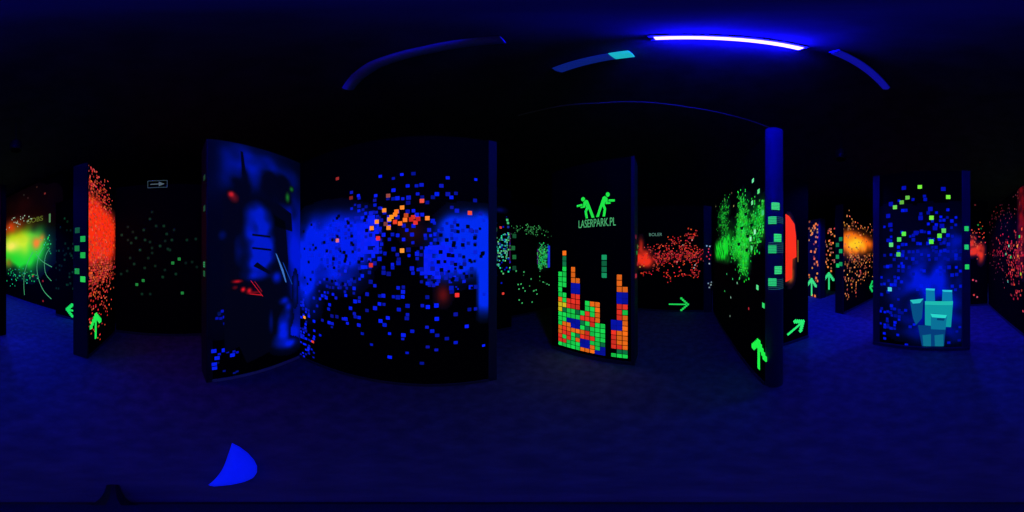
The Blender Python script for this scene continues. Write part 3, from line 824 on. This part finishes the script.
# ------------------------------------------------------------------ ceiling lamps
def uv_tube_mat(name, col, strength):
    m = bpy.data.materials.new(name); m.use_nodes = True; nt = m.node_tree; nt.nodes.clear()
    e = nt.nodes.new('ShaderNodeEmission'); e.inputs[0].default_value = (*col, 1); e.inputs[1].default_value = strength
    o = nt.nodes.new('ShaderNodeOutputMaterial'); nt.links.new(e.outputs[0], o.inputs[0]); return m
LIT = uv_tube_mat('lit_black_light_tube', (.005, .0032, 1.0), TUBE_POWER)
def strip_light(x, y0, y1, z, label, lit=False, wid=.10, glow=None, rad=.022):
    r = empty('strip_light', (x, (y0 + y1) / 2, z), label, 'lamp')
    L = (y1 - y0) / 2
    bm = bmesh.new(); add_box(bm, -.03, .03, -L, L, .034, CZ - z + .002, .004)
    for s in (-1, 1):                                                       # slanting reflector wings
        v = [bm.verts.new(p) for p in ((s * .03, -L, .045), (s * wid, -L, .032), (s * wid, L, .032), (s * .03, L, .045),
                                       (s * .03, -L, .049), (s * wid, -L, .036), (s * wid, L, .036), (s * .03, L, .049))]
        for f in ((0, 1, 2, 3), (4, 5, 6, 7), (0, 1, 5, 4), (1, 2, 6, 5), (2, 3, 7, 6), (3, 0, 4, 7)): bm.faces.new([v[i] for i in f])
    bmesh.ops.recalc_face_normals(bm, faces=bm.faces)
    mesh_obj('reflector', bm, M['metal'], r)
    for s in (-1, 1):
        bm = bmesh.new(); add_box(bm, -.016, .016, s * (L - .012) - .01, s * (L - .012) + .01, -.016, .04, .003)
        mesh_obj('lamp_holder', bm, M['black'] if lit else M['metal'], r)
    bm = bmesh.new(); add_cyl(bm, (0, -L + .02, 0), (0, L - .02, 0), .022 if lit else rad)
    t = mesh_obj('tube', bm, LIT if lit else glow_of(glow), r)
    return r
strip_light(.565, -.50, .13, 3.9, 'glowing violet white black light tube on the ceiling overhead', True, .034)
r = strip_light(.775, .27, .80, 3.9, 'strip lamp with painted-in blue light and a teal glowing end, beside the bright tube', False, .04, (6, 26, 110), .05)  # blue glow of its body stands in for the bright tube's light
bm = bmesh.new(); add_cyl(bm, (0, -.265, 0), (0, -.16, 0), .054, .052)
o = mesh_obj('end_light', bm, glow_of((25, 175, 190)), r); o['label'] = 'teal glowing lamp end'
strip_light(.485, -1.38, -.62, 3.9, 'unlit strip lamp with painted-in blue light, in line with the bright tube, beyond its end', False, .034, (8, 10, 140), .034)  # unlit tube made to glow in place of light falling on it

# black light cans added to light the lanes, hooded to hide the source
def added_hooded_lamp(x, y, z, watts, spread, label):
    r = empty('added_hooded_lamp', (x, y, z), label, 'lamp', 'added hooded black light cans over the lanes')
    bm = bmesh.new()
    n = 28; prof = [(.05, .16), (.085, .13), (.095, .0), (.085, -.06), (.08, -.06), (.088, .0), (.078, .12), (.0, .125)]
    rings = [[bm.verts.new((a * math.cos(2 * math.pi * k / n), a * math.sin(2 * math.pi * k / n), h)) for k in range(n)] for a, h in prof[:-1]]
    for p, q in zip(rings, rings[1:]):
        for k in range(n): bm.faces.new((p[k], p[(k + 1) % n], q[(k + 1) % n], q[k]))
    bm.faces.new(rings[0]); bm.faces.new(rings[-1])
    bmesh.ops.recalc_face_normals(bm, faces=bm.faces)
    mesh_obj('hood', bm, M['black'], r)
    bm = bmesh.new(); add_cyl(bm, (0, 0, .15), (0, 0, CZ - z + .005), .008, seg=8); mesh_obj('stem', bm, M['black'], r)
    l = bpy.data.lights.new('lamp_light', 'SPOT'); l.energy = watts; l.color = (.004, .012, 1.0); l.spot_size = R(spread); l.spot_blend = .9
    l.shadow_soft_size = .05
    lo = bpy.data.objects.new('lamp_light', l); C.objects.link(lo); lo.parent = r; lo.location = (0, 0, -.062)
for i, (x, y, z, wt, sp) in enumerate(ADDED_DOWNLIGHTS):
    lab = ['added black hooded can lamp high over the far right lane', 'added black hooded can lamp over the left side of the block pillar',
           'added black hooded can lamp above and behind the block pillar', 'added black hooded can lamp over the lane before the green cloud art',
           'added black hooded can lamp above the striped wall end lane', 'added black hooded can lamp above the red splatter wall end'][i]
    added_hooded_lamp(x, y, z, wt, sp, lab)

# foil duct catching the lamp light
bm = bmesh.new()
P = [(-.70, 1.27), (-.52, 1.10), (-.33, .95), (-.16, .85), (0, .75), (.12, .65), (.26, .54)]
sweep(bm, [(x * .98, y * .98, 3.86) for x, y in P], .055, 20)
o = mesh_obj('ceiling_duct', bm, M['duct']); o['label'] = 'dim round foil duct on the ceiling left of the glowing tube'; o['category'] = 'duct'
for p in o.data.polygons: p.use_smooth = True
# cable slung under the ceiling
bm = bmesh.new()
P = [(1.05, 1.75), (1.20, 1.5), (1.31, 1.27), (1.5, .9), (1.64, .48), (1.82, .0), (1.95, -.5), (2.05, -1.0), (2.12, -1.35)]
sweep(bm, [(x, y, 3.88 + .02 * math.sin(i)) for i, (x, y) in enumerate(P)], .012, 8)
o = mesh_obj('ceiling_cable', bm, M['cable']); o['label'] = 'thin cable slung in a long curve under the dark ceiling'; o['category'] = 'cable'
for p in o.data.polygons: p.use_smooth = True

# ------------------------------------------------------------------ on the floor under the lens
def floor_pt(px, py):
    d = ray(px, py); k = -EYE / d.z; return Vector((d.x * k, d.y * k))
out = [floor_pt(*p) for p in [(232, 443), (240, 447), (248, 453), (254, 460), (257, 466), (257, 472), (253, 478), (244, 482), (230, 485), (214, 486.5), (208, 485), (216, 478), (223, 468), (228, 455)]]
cx = sum((p.x for p in out)) / len(out); cy = sum((p.y for p in out)) / len(out)
bm = bmesh.new(); n = len(out)
rings = []
for f, z in ((1.0, .001), (.97, .012), (.8, .022), (.45, .03)):
    rings.append([bm.verts.new(((p.x - cx) * f, (p.y - cy) * f, z)) for p in out])
for a, b in zip(rings, rings[1:]):
    for k in range(n): bm.faces.new((a[k], a[(k + 1) % n], b[(k + 1) % n], b[k]))
bm.faces.new(rings[-1]); bm.faces.new(rings[0][::-1])
bmesh.ops.recalc_face_normals(bm, faces=bm.faces)
o = mesh_obj('floor_blotch', bm, M['blotch']); o.location = (cx, cy, 0)
o['label'] = 'bright blue glowing leaf shaped blotch on the dark floor'; o['category'] = 'blotch'  # unidentified bright leaf shape, built as a low glowing piece
for p in o.data.polygons: p.use_smooth = True

r = empty('camera_stand', (0, 0, 0), 'low black round stand base with one short foot, at the very bottom', 'stand')
bm = bmesh.new()
n = 40
prof = [(.0, .02), (.07, .02), (.088, .012), (.092, 0)]
c0 = bm.verts.new((0, 0, .02)); rings = [[bm.verts.new((a * math.cos(2 * math.pi * k / n), a * math.sin(2 * math.pi * k / n), h)) for k in range(n)] for a, h in prof[1:]]
for k in range(n): bm.faces.new((c0, rings[0][k], rings[0][(k + 1) % n]))
for p, q in zip(rings, rings[1:]):
    for k in range(n): bm.faces.new((p[k], q[k], q[(k + 1) % n], p[(k + 1) % n]))
bm.faces.new(rings[-1][::-1])
mesh_obj('base', bm, M['black'], r)
t = floor_pt(113, 489)
bm = bmesh.new(); d = t.normalized(); sweep(bm, [(d.x * a, d.y * a, h) for a, h in ((.06, .018), (.12, .02), (.18, .018), (.235, .014), (.25, .010))], .010, 10)
mesh_obj('foot', bm, M['black'], r)
